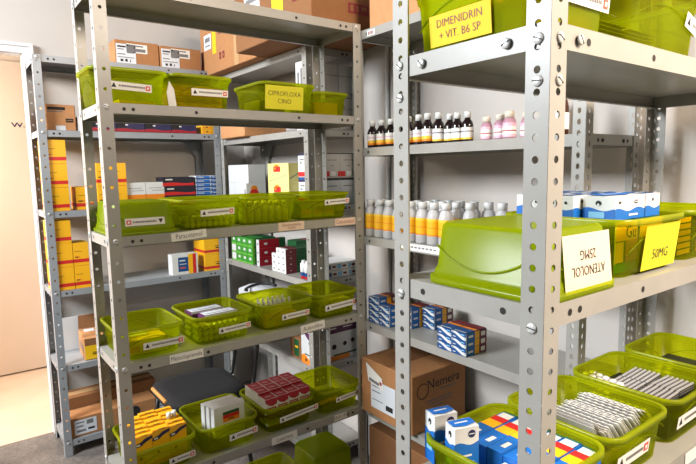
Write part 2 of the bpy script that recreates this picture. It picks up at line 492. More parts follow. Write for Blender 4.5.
put(yeld, -.849, 1.377, z+2*.115, 'yellow carton sitting alone atop the yellow block on back rack fourth shelf', G)
yelc = carton_mesh(.115, .16, .094, 'yellow', [(f,'red',(0,1,.12,.27)) for f in 'FL']+[('F','ink',(.55,.9,.5,.53)),('F','ink',(.6,.9,.35,.42))])
for k in range(2): put(yelc, -.062, 1.395, z+k*.0948, ['lower','upper'][k]+' yellow carton beside the white carton with blue panel on the back rack', G)
mc = carton_mesh(.145, .07, .112, 'white', [('F','blue_deep',(.22,.62,.14,.86)),('F','yellow',(.62,.80,0,1)),('F','red',(.80,.93,0,1)),('F','white',(.28,.5,.66,.72)),('F','stamp_red',(.28,.5,.3,.36)),('F','white',(.28,.55,.5,.53))])
put(mc, -.234, 1.350, z, 'white carton with blue panel and yellow and red stripes on the back rack')
# whites with orange foot, navy flats, blue small ones
wo = carton_mesh(.103, .1, .127, 'white', [('F','orange',(0,1,.38,.50)),('F','ink_soft',(.15,.8,.75,.77)),('F','ink_soft',(.3,.9,.65,.67)),('F','orange',wave(.44,.05,False))])
for i in range(2): put(wo, -.476+i*.105, 1.37, 1.2451, ['left','right'][i]+' white carton with orange lower band on the back rack', 'white orange-banded cartons')
nv = carton_mesh(.172, .12, .050, 'midnight', [(f,'red',wave(.36,.06,False)) for f in 'FL']+[('F','white',(.08,.3,.66,.80)),('F','ink',(0,1,0,.04)),('F','crimson',(.4,1,.03,.10))])
for k in range(3): put(nv, -.242+[0,.002,-.004][k], 1.375, 1.2451+k*.0508, lev(k,3)+' navy and red carton in the stack left of the small blue cartons', 'navy and red cartons')
nv2 = carton_mesh(.138, .12, .050, 'navy', [(f,'crimson',wave(.32,.06,False)) for f in 'FL']+[('F','white',(.15,.4,.66,.80)),('F','ink',(0,1,0,.04)),('F','ink',(.0,.3,.45,.9))])
for i in range(4): put(nv2, -.622+i*.140, 1.372, 1.633, 'flat navy and crimson carton in the upper row, %s' % nth(i,4), 'navy and red cartons')
yf = carton_mesh(.06, .1, .0235, 'yellow', [('F','darkred',disc(.5,.55,.10,1.8)),('F','orange',(.1,.35,.3,.6)),('F','orange',(.65,.95,.3,.6)),('F','ink',(0,1,0,.03))])
for i in range(2):
    for k in range(2): put(yf, -.071+i*.0612, 1.36, 1.633+k*.0241, '%s %s small yellow carton beside the navy row at the rack corner' % (['lower','upper'][k], ['left','right'][i]), 'small flat yellow cartons')
bs = carton_mesh(.085, .1, .0218, 'white', [('F','blue',(.04,.96,.18,.92)),('F','blue_deep',wave(.5,.16,False,cyc=1)),('F','white',(.12,.55,.52,.70)),('L','blue',(.1,.9,.1,.6))])
for i in range(2):
    for k in range(7): put(bs, -.106+i*.0865, 1.365, 1.2451+k*.0223, 'small blue and white carton, %s column, %s, by the corner post' % (['left','right'][i], lev(k,7)), 'small blue and white cartons')
# purple and white pack next to the brown box
pw = carton_mesh(.03, .08, .07, 'white', [('F','purple',(.3,.8,.1,.9)),('F','white',(.45,.65,.3,.8))])
put(pw, -.712, 1.372, 1.633, 'slim white and purple pack next to small brown box on the back rack')

# cardboard boxes ---------------------------------------------------------
def cbox(u0, u1, v0, v1, z0, z1, label, m='kraft', rotz=0., group=None, tape='T', name='cardboard_box'):
    w, d, h = u1-u0, v1-v0, z1-z0
    b = MB(); r = .003
    L = []
    for (i, zz) in ((r, 0), (0, r), (0, h-r), (r, h)):
        L.append(rr(w-2*i, d-2*i, .004, zz, 1))
    b.loops(L, m, smooth=False)
    o = b.build(name, None, ((u0+u1)/2, (v0+v1)/2, z0+.0005), (0, 0, rotz)); tag(o, label, 'cardboard box', group)
    if tape:
        b = MB(); 
        if 'T' in tape: b.box(-w/2*.99, w/2*.99, -.022, .022, h, h+.0007, 'tape'); b.box(-w/2*.98, w/2*.98, -.001, .001, h, h+.001, 'kraft_dark')
        if 'V' in tape: b.box(-.022, .022, -d/2*.99, d/2*.99, h, h+.0007, 'tape'); b.box(-.001, .001, -d/2*.98, d/2*.98, h, h+.001, 'kraft_dark')
        b.build('packing_tape', o)
    return o
def decal(o, name, face, w, d, x0, x1, y0, y1, m, marks=()):
    """sticker on a face of a w x d box: x from the face's left edge in metres, y from the bottom; marks as fractions of the sticker"""
    b = MB()
    def q(a0, a1, c0, c1, mm, off):
        if face == 'F': p = [(a0-w/2, -d/2-off, c0), (a1-w/2, -d/2-off, c0), (a1-w/2, -d/2-off, c1), (a0-w/2, -d/2-off, c1)]
        else: p = [(-w/2-off, d/2-a0, c0), (-w/2-off, d/2-a1, c0), (-w/2-off, d/2-a1, c1), (-w/2-off, d/2-a0, c1)]
        b.poly(p, mm)
    q(x0, x1, y0, y1, m, .0008)
    for (a0, a1, c0, c1, mm) in marks:
        q(x0+(x1-x0)*a0, x0+(x1-x0)*a1, y0+(y1-y0)*c0, y0+(y1-y0)*c1, mm, .0012)
    return b.build(name, o)
LBL = [(.08,.5,.82,.90,'ink'),(.08,.4,.70,.75,'ink_soft'),(.55,.92,.55,.92,'ink_soft'),(.08,.45,.45,.50,'ink_soft'),(.08,.9,.30,.34,'ink_soft'),(.2,.34,.10,.22,'ink'),(.44,.56,.10,.24,'ink'),(.68,.72,.08,.22,'ink')]
g = 'shipping boxes on top of the back rack'
for i, (a, c) in enumerate(((-.533, -.308), (-.304, -.075))):
    o = cbox(a, c, 1.335, 1.56, 1.979, 2.094+.004*(1-i), ['left','right'][i]+' brown box with white shipping labels on top of the back rack', 'kraft', group=g, tape='')
    w = c-a
    decal(o, 'shipping_label', 'F', w, .225, .008, .105, .003, .10, 'white_cool', LBL)
    decal(o, 'shipping_label', 'F', w, .225, .06, .165, .060, .105, 'paper', [(.35,.9,.15,.5,'ink_soft'),(.1,.8,.7,.85,'ink_soft')])
o = cbox(-.865, -.735, 1.33, 1.56, 1.633, 1.757, 'small brown box with black print next to the doorway post', 'kraft_pale', tape='')
decal(o, 'printing', 'F', .13, .23, .008, .085, .098, .112, 'ink', [])
decal(o, 'printing', 'F', .13, .23, .008, .075, .088, .093, 'ink_soft', [])
decal(o, 'printing', 'F', .13, .23, .085, .118, .040, .058, 'ink', [(.1,.9,.45,.55,'kraft_pale')])
decal(o, 'label', 'F', .13, .23, .04, .082, .002, .024, 'white_cool', [])
# long boxes on the rear corner rack's top, hanging over its edges
g = 'large brown boxes on the corner rack top'
o = cbox(-.055, .285, .72, 1.385, 1.9535, 2.24, 'long brown box with yellow tape overhanging the corner rack top, farther one', 'kraft', group=g, tape='')
decal(o, 'shipping_label', 'L', .34, .665, .055, .15, .135, .215, 'white_cool', [(.15,.85,.2,.3,'ink_soft'),(.15,.85,.5,.8,'ink_soft')])
decal(o, 'tape_strip', 'L', .34, .665, .165, .215, .10, .287, 'tape_yellow')
decal(o, 'tape_strip', 'L', .34, .665, .43, .48, .0, .287, 'tape')
for x in (.25, .29):
    for y in (.06, .19): decal(o, 'printing', 'L', .34, .665, x, x+.025, y, y+.035, 'maroon', [(.35,.65,.3,.6,'kraft')])
o = cbox(-.165, .285, .08, .705, 1.9545, 2.26, 'brown box with maroon print overhanging the corner rack top, nearer one', 'kraft_dark', group=g, tape='')
decal(o, 'shipping_label', 'L', .45, .625, .10, .24, .12, .22, 'white_cool', [(.1,.9,.2,.3,'ink_soft'),(.1,.9,.6,.8,'ink_soft')])
decal(o, 'tape_strip', 'L', .45, .625, .34, .43, .05, .306, 'tape_yellow')
decal(o, 'printing', 'L', .45, .625, .50, .58, .10, .2, 'maroon', [(.2,.8,.3,.5,'kraft_dark')])
for (x, y) in ((.17, .06), (.17, .13)):
    decal(o, 'printing', 'F', .45, .625, x, x+.10, y, y+.038, 'maroon', [(.1,.25,.2,.8,'kraft_dark'),(.4,.5,.2,.8,'kraft_dark'),(.65,.9,.4,.8,'kraft_dark')])
o = cbox(.03, .27, -.30, -.015, 1.931, 2.10, 'pale brown box on the top shelf of the bottle rack', 'kraft_pale', tape='V')
# brown box and white cartons on the corner rack's second shelf
cbox(-.03, .22, .93, 1.22, 1.6005, 1.668, 'flat brown box overhanging the corner rack shelf beneath the large boxes', 'kraft_pale', tape='')
ct = carton_mesh(.055, .066, .30, 'white', [('L','ink_soft',(.2,.45,.2,.85)),('L','ink_soft',(.6,.8,.55,.9)),('F','ink_soft',(.1,.9,.4,.42))])
put(ct, .052, .470, 1.60, 'tall narrow white carton beside the rear post under the large boxes', None)
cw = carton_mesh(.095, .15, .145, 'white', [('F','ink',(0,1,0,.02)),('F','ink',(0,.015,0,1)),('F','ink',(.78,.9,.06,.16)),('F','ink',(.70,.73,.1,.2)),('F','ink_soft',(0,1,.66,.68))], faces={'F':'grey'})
for i in range(2):
    for k in range(2): put(cw, .140+i*.0965, .480+.0, 1.60+k*.1457, '%s %s large white carton with black markings on the corner rack' % (['lower','upper'][k], ['left','right'][i]), 'white cartons with black markings')
# third shelf of the corner rack
w1 = carton_mesh(.10, .25, .098, 'white', [('L','grey',(.30,.31,0,1)),('F','grey',(.0,.02,0,1))])
for k in range(2): put(w1, .075, 1.135, 1.26+k*.0985, ['lower','upper'][k]+' plain white carton at the far end of the corner rack', 'plain white cartons')
wf = carton_mesh(.10, .03, .098, 'white', [('F','orange',disc(.45,.72,.20,.8)),('F','red',disc(.45,.50,.26,.75)),('L','ink_soft',(.3,.7,.3,.7))])
put(wf, .020, .945, 1.26, 'white carton with red and orange logo left of the pale yellow cartons')
py = carton_mesh(.08, .20, .098, 'cream_yellow', [('L','orange',disc(.44,.85,.12,.9)),('L','red',(.28,.62,.58,.84)),('L','orange',disc(.36,.74,.05,1.3)),('L','ink_soft',[(.05,.10),(.95,.42),(.95,.45),(.05,.13)]),('F','ink_soft',[(0,.2),(1,.6),(1,.65),(0,.25)]),('F','cream_yellow',(0,.1,0,1))])
for k in range(2): put(py, .062, .688, 1.26+k*.0985, ['lower','upper'][k]+' pale yellow carton with red logo on the corner rack', 'pale yellow cartons')
wr = carton_mesh(.07, .07, .118, 'white', [('L','navy',(0,1,.92,1)),('L','red',(.0,1,.12,.30)),('L','blue_deep',(0,1,.0,.10)),('L','ink_soft',(.2,.7,.75,.80)),('L','green_dark',(.2,.45,.62,.67))])
for k in range(2): put(wr, .057, .464, 1.26+k*.1185, ['lower','upper'][k]+' white carton with red and blue bands against the rear post', 'white cartons with red and blue bands')
gb = carton_mesh(.09, .15, .118, 'grey', [('F','red',(0,.32,.10,.30)),('F','white',(.40,.72,.12,.30)),('F','red',(.86,1,.10,.30)),('F','black',(0,1,0,.04)),('F','black',(0,1,.965,1)),('F','ink_soft',(.2,.8,.72,.75)),('F','ink_soft',(.4,.6,.5,.53))])
gw = carton_mesh(.09, .15, .118, 'white_cool', [('F','ink_soft',(.2,.8,.72,.75)),('F','black',(0,1,.96,1))])
for i in range(2):
    put(gw, .145+i*.0912, .480, 1.26, ['left','right'][i]+' white carton under the grey red-squared carton', 'white cartons under the grey ones')
    put(gb, .145+i*.0912, .480, 1.26+.1185, ['left','right'][i]+' grey carton with red squares in the corner rack', 'grey cartons with red squares')
# fourth shelf of the corner rack: green, white-red-green cartons
gd = [('L','green_light',(.0,1,.0,.12)),('L','white',(.3,.7,.45,.75)),('F','green',(0,.3,.08,.92)),('F','green_light',(0,.08,0,1)),('T','green',(.05,.5,.05,.95))]
gc = carton_mesh(.14, .062, .0465, 'green_dark', gd, faces={'L':'green'})
gcw = carton_mesh(.14, .062, .0465, 'green_dark', gd+[('L','white',(.08,.92,.15,.95))], faces={'L':'green'})
for i in range(4):
    for k in range(3):
        white = i == 0 and k < 2
        put(gcw if white else gc, .085, 1.205-i*.066, .92+k*.047, '%s green carton, %s, in the four-column green block' % (lev(k,3), nth(i,4)), 'green cartons on the corner rack')
rg = carton_mesh(.16, .045, .030, 'white', [('F','darkred',(.0,.38,0,1)),('F','green_dark',(.38,1,0,1)),('F','white',disc(.18,.5,.03,2.4)),('L','grey',(0,1,0,.05)),('L','ink_soft',(.3,.7,.4,.6)),('T','darkred',(.10,.42,.04,.96)),('T','green_dark',(.42,1,0.04,.96))])
rg2 = carton_mesh(.16, .03, .0465, 'white', [('F','crimson',(.0,.75,0,1)),('F','green_dark',(.75,1,0,1)),('F','white',disc(.25,.5,.07,2.)),('T','green_dark',(0,1,0,1)),('L','ink_soft',(.3,.7,.4,.6))])
for k in range(3): put(rg2, .10, .925, .92+k*.047, lev(k,3)+' red-sided carton between the green block and the white-ended stack', 'red-sided cartons')
for i in range(3):
    for k in range(4 if i < 2 else 4):
        if i == 0 and k == 3: continue
        put(rg, .095, .742-i*.0462, .92+k*.0305, 'white-ended red and green carton, %s, %s of its stack' % (nth(i,3), lev(k,4)), 'white-ended cartons')
gk = carton_mesh(.12, .09, .045, 'green_dark', [('T','darkred',(.5,.95,.05,.95)),('F','darkred',(.6,1,.1,.9))])
for k in range(3): put(gk, .215, .80, .92+k*.0455, lev(k,3)+' dark green carton at the wall behind the white-ended stack', 'dark green cartons by the wall')
tb = MB(); tb.lathe([(.014,0),(.014,.012),(.014,.03),(.0155,.032),(.0155,.07),(.009,.075),(.009,.085)], ['red','blue_deep','white','white','white','white'], 12)
tbm = tb.mesh('ointment_tube')
for i in range(2): put(tbm, .030, .490-i*.034, .92, ['left','right'][i]+' small white tube with red and blue foot near the rear post', 'small white tubes', name='ointment_tube', cat='tube')
wl = carton_mesh(.18, .16, .034, 'white', [('F','darkred',disc(.22,.5,.07,2.2)),('F','darkred',disc(.55,.5,.07,2.2)),('F','darkred',disc(.85,.5,.07,2.2)),('F','blue_deep',(.05,.12,.2,.8)),('F','blue_pale',(.32,.45,.2,.8)),('F','blue_pale',(.68,.76,.2,.8)),('F','ink_soft',(0,1,0,.04))])
for k in range(2): put(wl, .193-.004*(k%2), .478, .92+k*.0346, lev(k,2)+' flat white carton with dark red dots by the wall', 'flat white cartons')
# fifth shelf
bg = carton_mesh(.08, .10, .105, 'kraft_dark', [('L','green_dark',(.35,.8,.1,.9)),('L','yellow',(.42,.7,.5,.6))])
put(bg, .060, .565, .515, 'small brown and green carton below the ACEBROFILINA shelf tag'.replace('ACEBROFILINA','third-row white'))
wp = carton_mesh(.08, .10, .155, 'white', [('L','orange',wave(.22,.06,False)),('L','green_dark',(.3,.8,.28,.32)),('L','purple',[(.2,.98),(.9,.98),(.7,.75),(.45,.85)]),('L','purple',disc(.75,.68,.10,.7)),('L','ink',disc(.4,.12,.07,.7))])
put(wp, .055, .455, .515, 'white carton with purple swirl and orange foot beside the rear post')
wq = carton_mesh(.19, .19, .185, 'white_cool', [('F','purple',(0,1,.74,1)),('F','white',(.1,.3,.85,.88)),('F','white',(.5,.8,.85,.88)),('F','ink',disc(.22,.38,.07)),('F','ink',disc(.55,.42,.06)),('F','ink',disc(.80,.46,.06)),('F','orange',(0,.7,.02,.14)),('F','green_dark',(.2,1,.14,.18)),('T','purple',(.0,1,0,1))])
put(wq, .187, .498, .515, 'large white carton with purple top behind the rear post, low shelf')
# wrapped white bundle standing at the far end of the fifth shelf
b = MB(); L = []
for i, (w, d, zz) in enumerate(((.20,.34,0),(.21,.36,.05),(.20,.35,.16),(.19,.34,.22),(.12,.26,.245),(.03,.16,.252))):
    L.append([(x+.008*math.sin(7*y*20+i), y+.008*math.sin(x*60+i*2), zz+.006*math.sin(x*40+y*30)*(i > 2)) for x, y, _ in rr(w, d, min(w,d)*.3, 0, 6)])
b.loops(L, 'white_bag')
o = b.build('plastic_bag', None, (.125, 1.06, .5225)); tag(o, 'white plastic bag bundled on the corner rack behind the bins', 'bag')
b = MB(); b.tube([(-.05+.09*math.cos(a), -.06+.10*math.sin(a), .258+.008*math.sin(a*2)) for a in [PI*i/8 for i in range(9)]], .007, 'black', 6); b.build('handle', o)

# torn-open brown box and bottom boxes on the back rack
o = cbox(-.145/2, .145/2, -.105, .105, 0, .115, 'open brown box with yellow front lying on the back rack, near the floor', 'kraft_pale', tape='')
o.location = (-.700, 1.425, .4725); o.rotation_euler = (0, 0, -.06)
decal(o, 'side_panel', 'F', .145, .21, .004, .141, .004, .112, 'kraft_dark', [(.0,1,.0,.66,'tape_yellow'),(.25,.5,.18,.34,'ink')])
decal(o, 'printing', 'L', .145, .21, .05, .19, .035, .075, 'ink_soft', [(.1,.2,0,1,'kraft_pale'),(.35,.45,0,1,'kraft_pale'),(.6,.7,0,1,'kraft_pale')])
b = MB(); b.poly([(-.07,.104,.115),(.07,.104,.115),(.065,.125,.185),(-.065,.125,.185)], 'kraft_dark'); b.poly([(-.065,.1255,.185),(.065,.1255,.185),(.07,.1045,.115),(-.07,.1045,.115)], 'kraft_dark'); b.build('flap', o)
b = MB(); b.box(-.05, .0, .03, .08, .115, .1158, 'white_cool'); b.build('label', o)
b = MB(); b.box(-.055, .10, -.006, .006, 0, .18, 'white'); o = b.build('paper_sheet', None, (-.800, 1.570, .4725)); tag(o, 'white board leaning upright behind the torn brown box', 'sheet')
o = cbox(-.872, -.44, 1.318, 1.445, .0825, .184, 'long brown box with white shipping label at the bottom of the back rack', 'kraft', tape='')
decal(o, 'shipping_label', 'F', .432, .127, .02, .125, .012, .088, 'white_cool', [(.1,.45,.78,.84,'ink'),(.55,.85,.6,.9,'ink_soft'),(.1,.4,.5,.6,'ink_soft'),(.6,.9,.2,.34,'ink'),(.1,.5,.15,.3,'ink_soft')])
b = MB(); b.poly([(.10+.030*math.cos(2*PI*i/20), -.0643, .055+.030*math.sin(2*PI*i/20)) for i in range(20)], 'ink'); b.build('printed_mark', o)
cbox(-.870, -.40, 1.452, 1.575, .0825, .245, 'brown box behind the long labelled one, lowest back shelf', 'kraft_dark', tape='T')
b = MB(); b.box(-.05, .05, -.04, .04, 0, .09, 'white_cool'); 
for zz in (.02, .04, .06): b.box(-.0503, .0503, -.0403, .0403, zz, zz+.004, 'blue_deep')
o = b.build('paper_stack', None, (-.375, 1.37, .0825)); tag(o, 'stack of white and blue papers beside the chair leg', 'papers')

# ------------------------------------------------------------------ chair
ch = ob('chair', None, None, (-.415, .73, 0)); ch.scale = (.94, .94, 1); tag(ch, 'black padded chair with worn seat edge standing behind the centre rack', 'chair')
b = MB()
L = [rr(.36,.36,.09,.400,6), rr(.385,.385,.10,.412,6), rr(.39,.39,.10,.430,6), rr(.37,.37,.095,.444,6), rr(.28,.28,.08,.450,6)]
b.loops(L, 'seat_black'); b.build('seat', ch)
b = MB(); b.tube([(-.19, y, .438) for y in (-.10,-.05,0,.05,.10)], .009, 'foam', 8)
fo = b.build('exposed_foam', ch); fo['label'] = 'torn orange foam edge'
for sx, sy in ((-1,-1),(-1,1),(1,-1),(1,1)):
    b = MB(); b.tube([(sx*.15, sy*.14, .40), (sx*.17, sy*.17, .2), (sx*.19, sy*.19, .002)], .011, 'tube_black', 8); b.build('leg', ch)
for sy in (-1, 1):
    b = MB(); b.tube([(.10, sy*.12, .395), (.20, sy*.12, .392), (.235, sy*.12, .41), (.25, sy*.12, .46), (.275, sy*.12, .62), (.285, sy*.12, .70)], .010, 'tube_black', 8)
    b.build('back_tube', ch)
b = MB(); L = []
for zz, k in ((.62,.9),(.64,1),(.76,1),(.78,.9)):
    L.append([(.285+x, y*k, zz) for x, y, _ in rr(.035, .34, .016, 0, 4)])
b.loops(L, 'seat_black'); b.build('backrest', ch)

# ------------------------------------------------------------------ bottles
def bottle(prof, mats, capm, cr, cz0, cz1, label_band=None, name='medicine_bottle'):
    b = MB(); b.lathe(prof, mats, 18); body = b.mesh(name)
    c = MB(); c.lathe([(cr, cz0), (cr, cz1-.003), (cr*.9, cz1)], capm, 16); cap = c.mesh('cap')
    lab = None
    if label_band:
        l = MB(); r, z0, z1, segs = label_band
        zz = z0
        prof2 = [(r, z0+(z1-z0)*f) for f, _ in segs]+[(r, z1)]
        l.lathe(prof2, [m for _, m in segs], 18, caps=False); lab = l.mesh('label')
    return body, cap, lab
def put_bottle(kit, u, v, z, label, group, name='medicine_bottle', s=1., cat='bottle'):
    body, cap, lab = kit
    o = ob(name, body, None, (u, v, z+.0005), (0, 0, random.uniform(-.4, .4))); o.scale = (s, s, s); tag(o, label, cat, group)
    ob('cap', cap, o)
    if lab: ob('label', lab, o)
    return o
dark = bottle([(.018,0),(.020,.003),(.020,.055),(.017,.066),(.010,.076),(.010,.083)], 'syrup_dark', 'white', .0115, .080, .101, (.0203, .010, .050, [(0,'orange'),(.18,'yellow_soft'),(.42,'paper'),(.62,'pink'),(.72,'paper')]))
dark2 = bottle([(.018,0),(.020,.003),(.020,.055),(.017,.066),(.010,.076),(.010,.083)], 'syrup_dark', 'white', .0115, .080, .101, (.0203, .008, .048, [(0,'yellow_soft'),(.15,'paper'),(.62,'navy'),(.70,'paper')]))
zC2 = 1.5016
vs = [-.002, -.050, -.098, -.150, -.196, -.243, -.294, -.340, -.386, -.425, -.463]
for i, v in enumerate(vs):
    put_bottle(dark if i < 7 else dark2, .040+.004*((i*7)%3), v-.012, zC2, 'dark syrup bottle with white cap in the front row, %s' % nth(i, len(vs)), 'dark syrup bottles', 'syrup_bottle', 1.02 if i in (5,6) else (.92 if i > 7 else 1.))
pk = bottle([(.019,0),(.021,.003),(.021,.052),(.018,.062),(.013,.066),(.013,.070)], 'pink_bottle', 'tan_plastic', .0155, .066, .088, (.0214, .006, .050, [(0,'pink'),(.2,'paper'),(.40,'crimson'),(.48,'paper'),(.75,'pink')]))
for i, (u, v, s) in enumerate(((.045,-.548,.80),(.052,-.592,.84),(.040,-.634,.90),(.062,-.677,.84))):
    put_bottle(pk, u, v, zC2, 'pink labelled bottle with cream cap, %s' % nth(i,4), 'pink labelled bottles', 'pink_bottle', s)
# crumpled plastic wrap behind the near post, brown bottle next to it
b = MB(); L = []
rnd = random.Random(3)
for i, (r, zz) in enumerate(((.03,0),(.045,.03),(.05,.08),(.042,.115),(.02,.135),(.004,.14))):
    L.append([(r*math.cos(2*PI*k/16)*(1+rnd.uniform(-.25,.25)), r*.8*math.sin(2*PI*k/16)*(1+rnd.uniform(-.25,.25)), zz+rnd.uniform(0,.008)*(i > 0)) for k in range(16)])
b.loops(L, 'tan_plastic', smooth=False); o = b.build('plastic_wrap', None, (.205, -.668, zC2+.0005)); tag(o, 'crumpled beige plastic wrap behind the pink labelled bottles', 'wrap')
br = bottle([(.022,0),(.024,.004),(.024,.08),(.020,.098),(.010,.112),(.010,.122)], 'brown_glass', 'black', .0125, .118, .142, (.0243, .02, .065, [(0,'paper')]))
put_bottle(br, .105, -.752, zC2, 'brown glass bottle with black cap, on its own beside the pink ones', None, 'brown_bottle')
orb = bottle([(.023,0),(.0255,.004),(.0255,.088),(.021,.108),(.014,.118),(.014,.122)], 'milky', 'white', .0155, .118, .142, (.0259, .030, .088, [(0,'orange'),(.08,'yellow'),(.45,'orange'),(.50,'yellow'),(.86,'yellow_soft')]))
zC3 = 1.164
n = 0
rows = [(.034, [.018,-.036,-.090,-.144,-.205,-.262,-.318,-.374]), (.092, [.0,-.06,-.12,-.18,-.24,-.30,-.362,-.425]), (.152, [-.21,-.27,-.33,-.39,-.45,-.508])]
for r, (u, V) in enumerate(rows):
    for i, v in enumerate(V):
        put_bottle(orb, u+random.uniform(-.003,.003), v-.025, zC3, 'white bottle with orange label, %s row, %s' % (['front','middle','rear'][r], nth(i, len(V))), 'white bottles with orange labels', 'lotion_bottle')
# blue waved cartons on the bottle rack
bw = carton_mesh(.100, .060, .0246, 'blue_deep', [('L','white',[(0,.80),(.25,.72),(.5,.40),(.75,.12),(1,.06),(1,.48),(.75,.55),(.5,.85),(.3,1),(0,1)]),('L','ink',disc(.10,.88,.04,1.6)),('L','blue_pale',(.65,.9,.70,.84)),('L','white',(.1,.3,.25,.35)),('L','ink',disc(.93,.35,.03,1.6)),
     ('F','blue',(.0,.42,0,1)),('F','white',(0,.03,0,1)),('F','white',(.12,.34,.35,.65)),('F','yellow',(.42,.64,0,1)),('F','darkred',(.64,1,0,1)),('F','paper',(.72,.92,.2,.8)),('F','blue_deep',(0,1,0,.04)),('T','blue_deep',(0,.45,0.02,.98)),('T','white',(.05,.1,.1,.9)),('T','orange',(.45,.6,0.02,.98)),('T','darkred',(.6,1,0.02,.98))])
zC4 = .824
for i in range(2):
    for k in range(4 if i == 0 else 3): put(bw, .070, -.032-i*.0612, zC4+k*.0252, 'blue waved carton in the stack against the corner post, %s column, %s' % (['left','right'][i], lev(k, 4-i)), 'blue waved cartons')
for k in range(3): put(bw, .120, -.160, zC4+k*.0252, 'blue waved carton in the middle stack, %s' % lev(k,3), 'blue waved cartons')
for k in range(3): put(bw, .175, -.225, zC4+k*.0252, 'blue waved carton in the stack nearest the wall, %s' % lev(k,3), 'blue waved cartons')
for i in range(2):
    for k in range(3): put(bw, .046, -.425-i*.0612, zC4+k*.0252, 'blue waved carton in the separate front stack, %s column, %s' % (['left','right'][i], lev(k,3)), 'blue waved cartons')
# big branded carton
o = cbox(-.025, .262, -.290, -.005, .4725, .690, 'big brown Nemera carton with white labels under the blue cartons'.replace('Nemera ','open-flapped '), 'kraft', tape='')
w, d = .287, .285
decal(o, 'shipping_label', 'L', w, d, .06, .20, .035, .145, 'white_cool', [(.05,.5,.78,.82,'ink_soft'),(.05,.4,.6,.64,'ink_soft'),(.05,.5,.30,.33,'ink_soft'),(.62,.9,.12,.30,'ink')])
b = MB(); P = [(.025,.125),(.115,.165),(.150,.118),(.060,.075)]
P = [(.032,.205),(.125,.165),(.135,.118),(.045,.135)]
b.poly([(-w/2-.0015, d/2-x, y) for x, y in P], 'paper')
b.poly([(-w/2-.0019, d/2-x, y) for x, y in [(.05,.150),(.11,.142),(.11,.130),(.05,.138)]], 'ink_soft')
b.poly([(-w/2-.0019, d/2-x, y) for x, y in [(.112,.150),(.125,.147),(.125,.135),(.112,.138)]], 'crimson'); b.build('tag', o)
t = text('Nemera', .050, 'ink', 'lettering', o, (.020, -d/2-.001, .168), FACE_F, 1.05)
b = MB(); b.tube([(-.088+.028*math.cos(a), -d/2-.0005, .152+.028*math.sin(a)) for a in [.9+i*.28 for i in range(20)]], .0016, 'ink', 5)
for (x0, x1, zz) in ((.0,.09,.138),(-.07,.065,.105),(-.06,.065,.092),(-.045,.02,.08)): b.box(x0, x1, -d/2-.0012, -d/2, zz, zz+.0035, 'ink_soft')
b.build('printing', o)
b = MB(); b.poly([(-w/2, -.02, .2185), (w/2, -.02, .2185), (w/2, .05, .247), (-w/2, .05, .240)], 'kraft_dark'); b.poly([(-w/2, .051, .240), (w/2, .051, .247), (w/2, -.019, .218), (-w/2, -.019, .218)], 'kraft_dark'); b.build('flap', o)
cbox(.004, .27, -.36, -.01, .0605, .40, 'plain brown box on the lowest shelf beneath the big carton', 'kraft_dark', tape='V')
# white vertical strip on the right wall, built as a thin tube
b = MB(); b.tube([(WU-.009, .19, z_) for z_ in (.02, .7, 1.4, 2.1, 2.85)], .009, 'casing', 8); o = b.build('wall_strip'); tag(o, 'thin white vertical strip on the wall behind the bottle rack', 'conduit')

# ------------------------------------------------------------------ bins and their contents
vial = MB(); vial.lathe([(.0085,0),(.0092,.0015),(.0092,.045),(.006,.048),(.006,.056)], 'white', 12, axis='y'); vialm = vial.mesh('vial')
def vials(u0, v, z, n, rows, label, step=.0195, dz=.0188):
    for k in range(rows):
        for i in range(n):
            o = ob('vial', vialm, None, (u0+i*step, v, z+.0100+k*dz))
            tag(o, 'white vial in %s, %s row, %s' % (label, lev(k, rows), nth(i, n)), 'vial', 'white vials')
VB = .130      # bins' middle on the centre rack
# shelf b2 (second from top)
z = BH[4]; g = 'lime bins on the centre rack'
sbin(-.822, VB+.004, z, 'bright lime bin at the left end of the centre rack upper row, white label', strip=(.0, .052, .118, .022, -.04), group=g, d=.205, w=.225, h=.104)
fl = carton_mesh(.11, .08, .012, 'yellow_soft', [])
put(fl, -.805, .10, z+.0035, 'flat yellow packet at the bottom of the leftmost upper bin', None, .15)
sbin(-.610, VB, z, 'lime bin packed with rows of yellow cartons, upper row of centre rack', strip=(.02, .048, .12, .021, 0), group=g, d=.24, h=.100)
yk = carton_mesh(.040, .11, .0175, 'yellow', [('F','orange',(.06,.94,.1,.42)),('F','ink',(.1,.6,.55,.62)),('F','darkred',(0,1,0,.05))])
for i in range(4):
    for k in range(4): put(yk, -.671+i*.0408, .125, z+.0035+k*.0180, 'yellow carton in the upper bin of yellow cartons, %s row, %s' % (lev(k,4), nth(i,4)), 'yellow cartons in the upper bin')
w_, d_, h_ = .205, .225, .096
o = sbin(-.300, VB, z, 'lime bin with yellow handwritten CIPROFLOXACINO sheet on its front', group=g, w=.225, d=.24, h=.102)
note(o, .225, .24, .102, -.022, .050, .150, .078, ['CIPROFLOXA', 'CINO'], 'note_lime', .0225, ws=.95)
b = MB(); b.box(-.012, .012, -.0004, .0004, -.006, .006, 'paper'); 
sbin(-.108, VB+.012, z, 'plain olive bin without label next to the corner post, upper row', group=g, w=.155, h=.085, d=.24)
yb = carton_mesh(.105, .12, .05, 'yellow_soft', [])
put(yb, -.108, VB+.01, z+.0035, 'yellow carton inside the plain olive bin by the corner post')
yb2 = carton_mesh(.10, .12, .045, 'cream_yellow', [])
put(yb2, -.33, VB+.02, z+.0035, 'pale carton inside the bin behind the CIPROFLOXACINO sheet')
b = MB(); b.poly([(0,0,0),(.022,-.004,0),(.018,.0,.05),(.006,.004,.075),(-.004,.002,.04)], 'paper'); b.poly([(-.004,.003,.04),(.006,.005,.075),(.018,.001,.05),(.022,-.003,0),(0,.001,0)], 'paper')
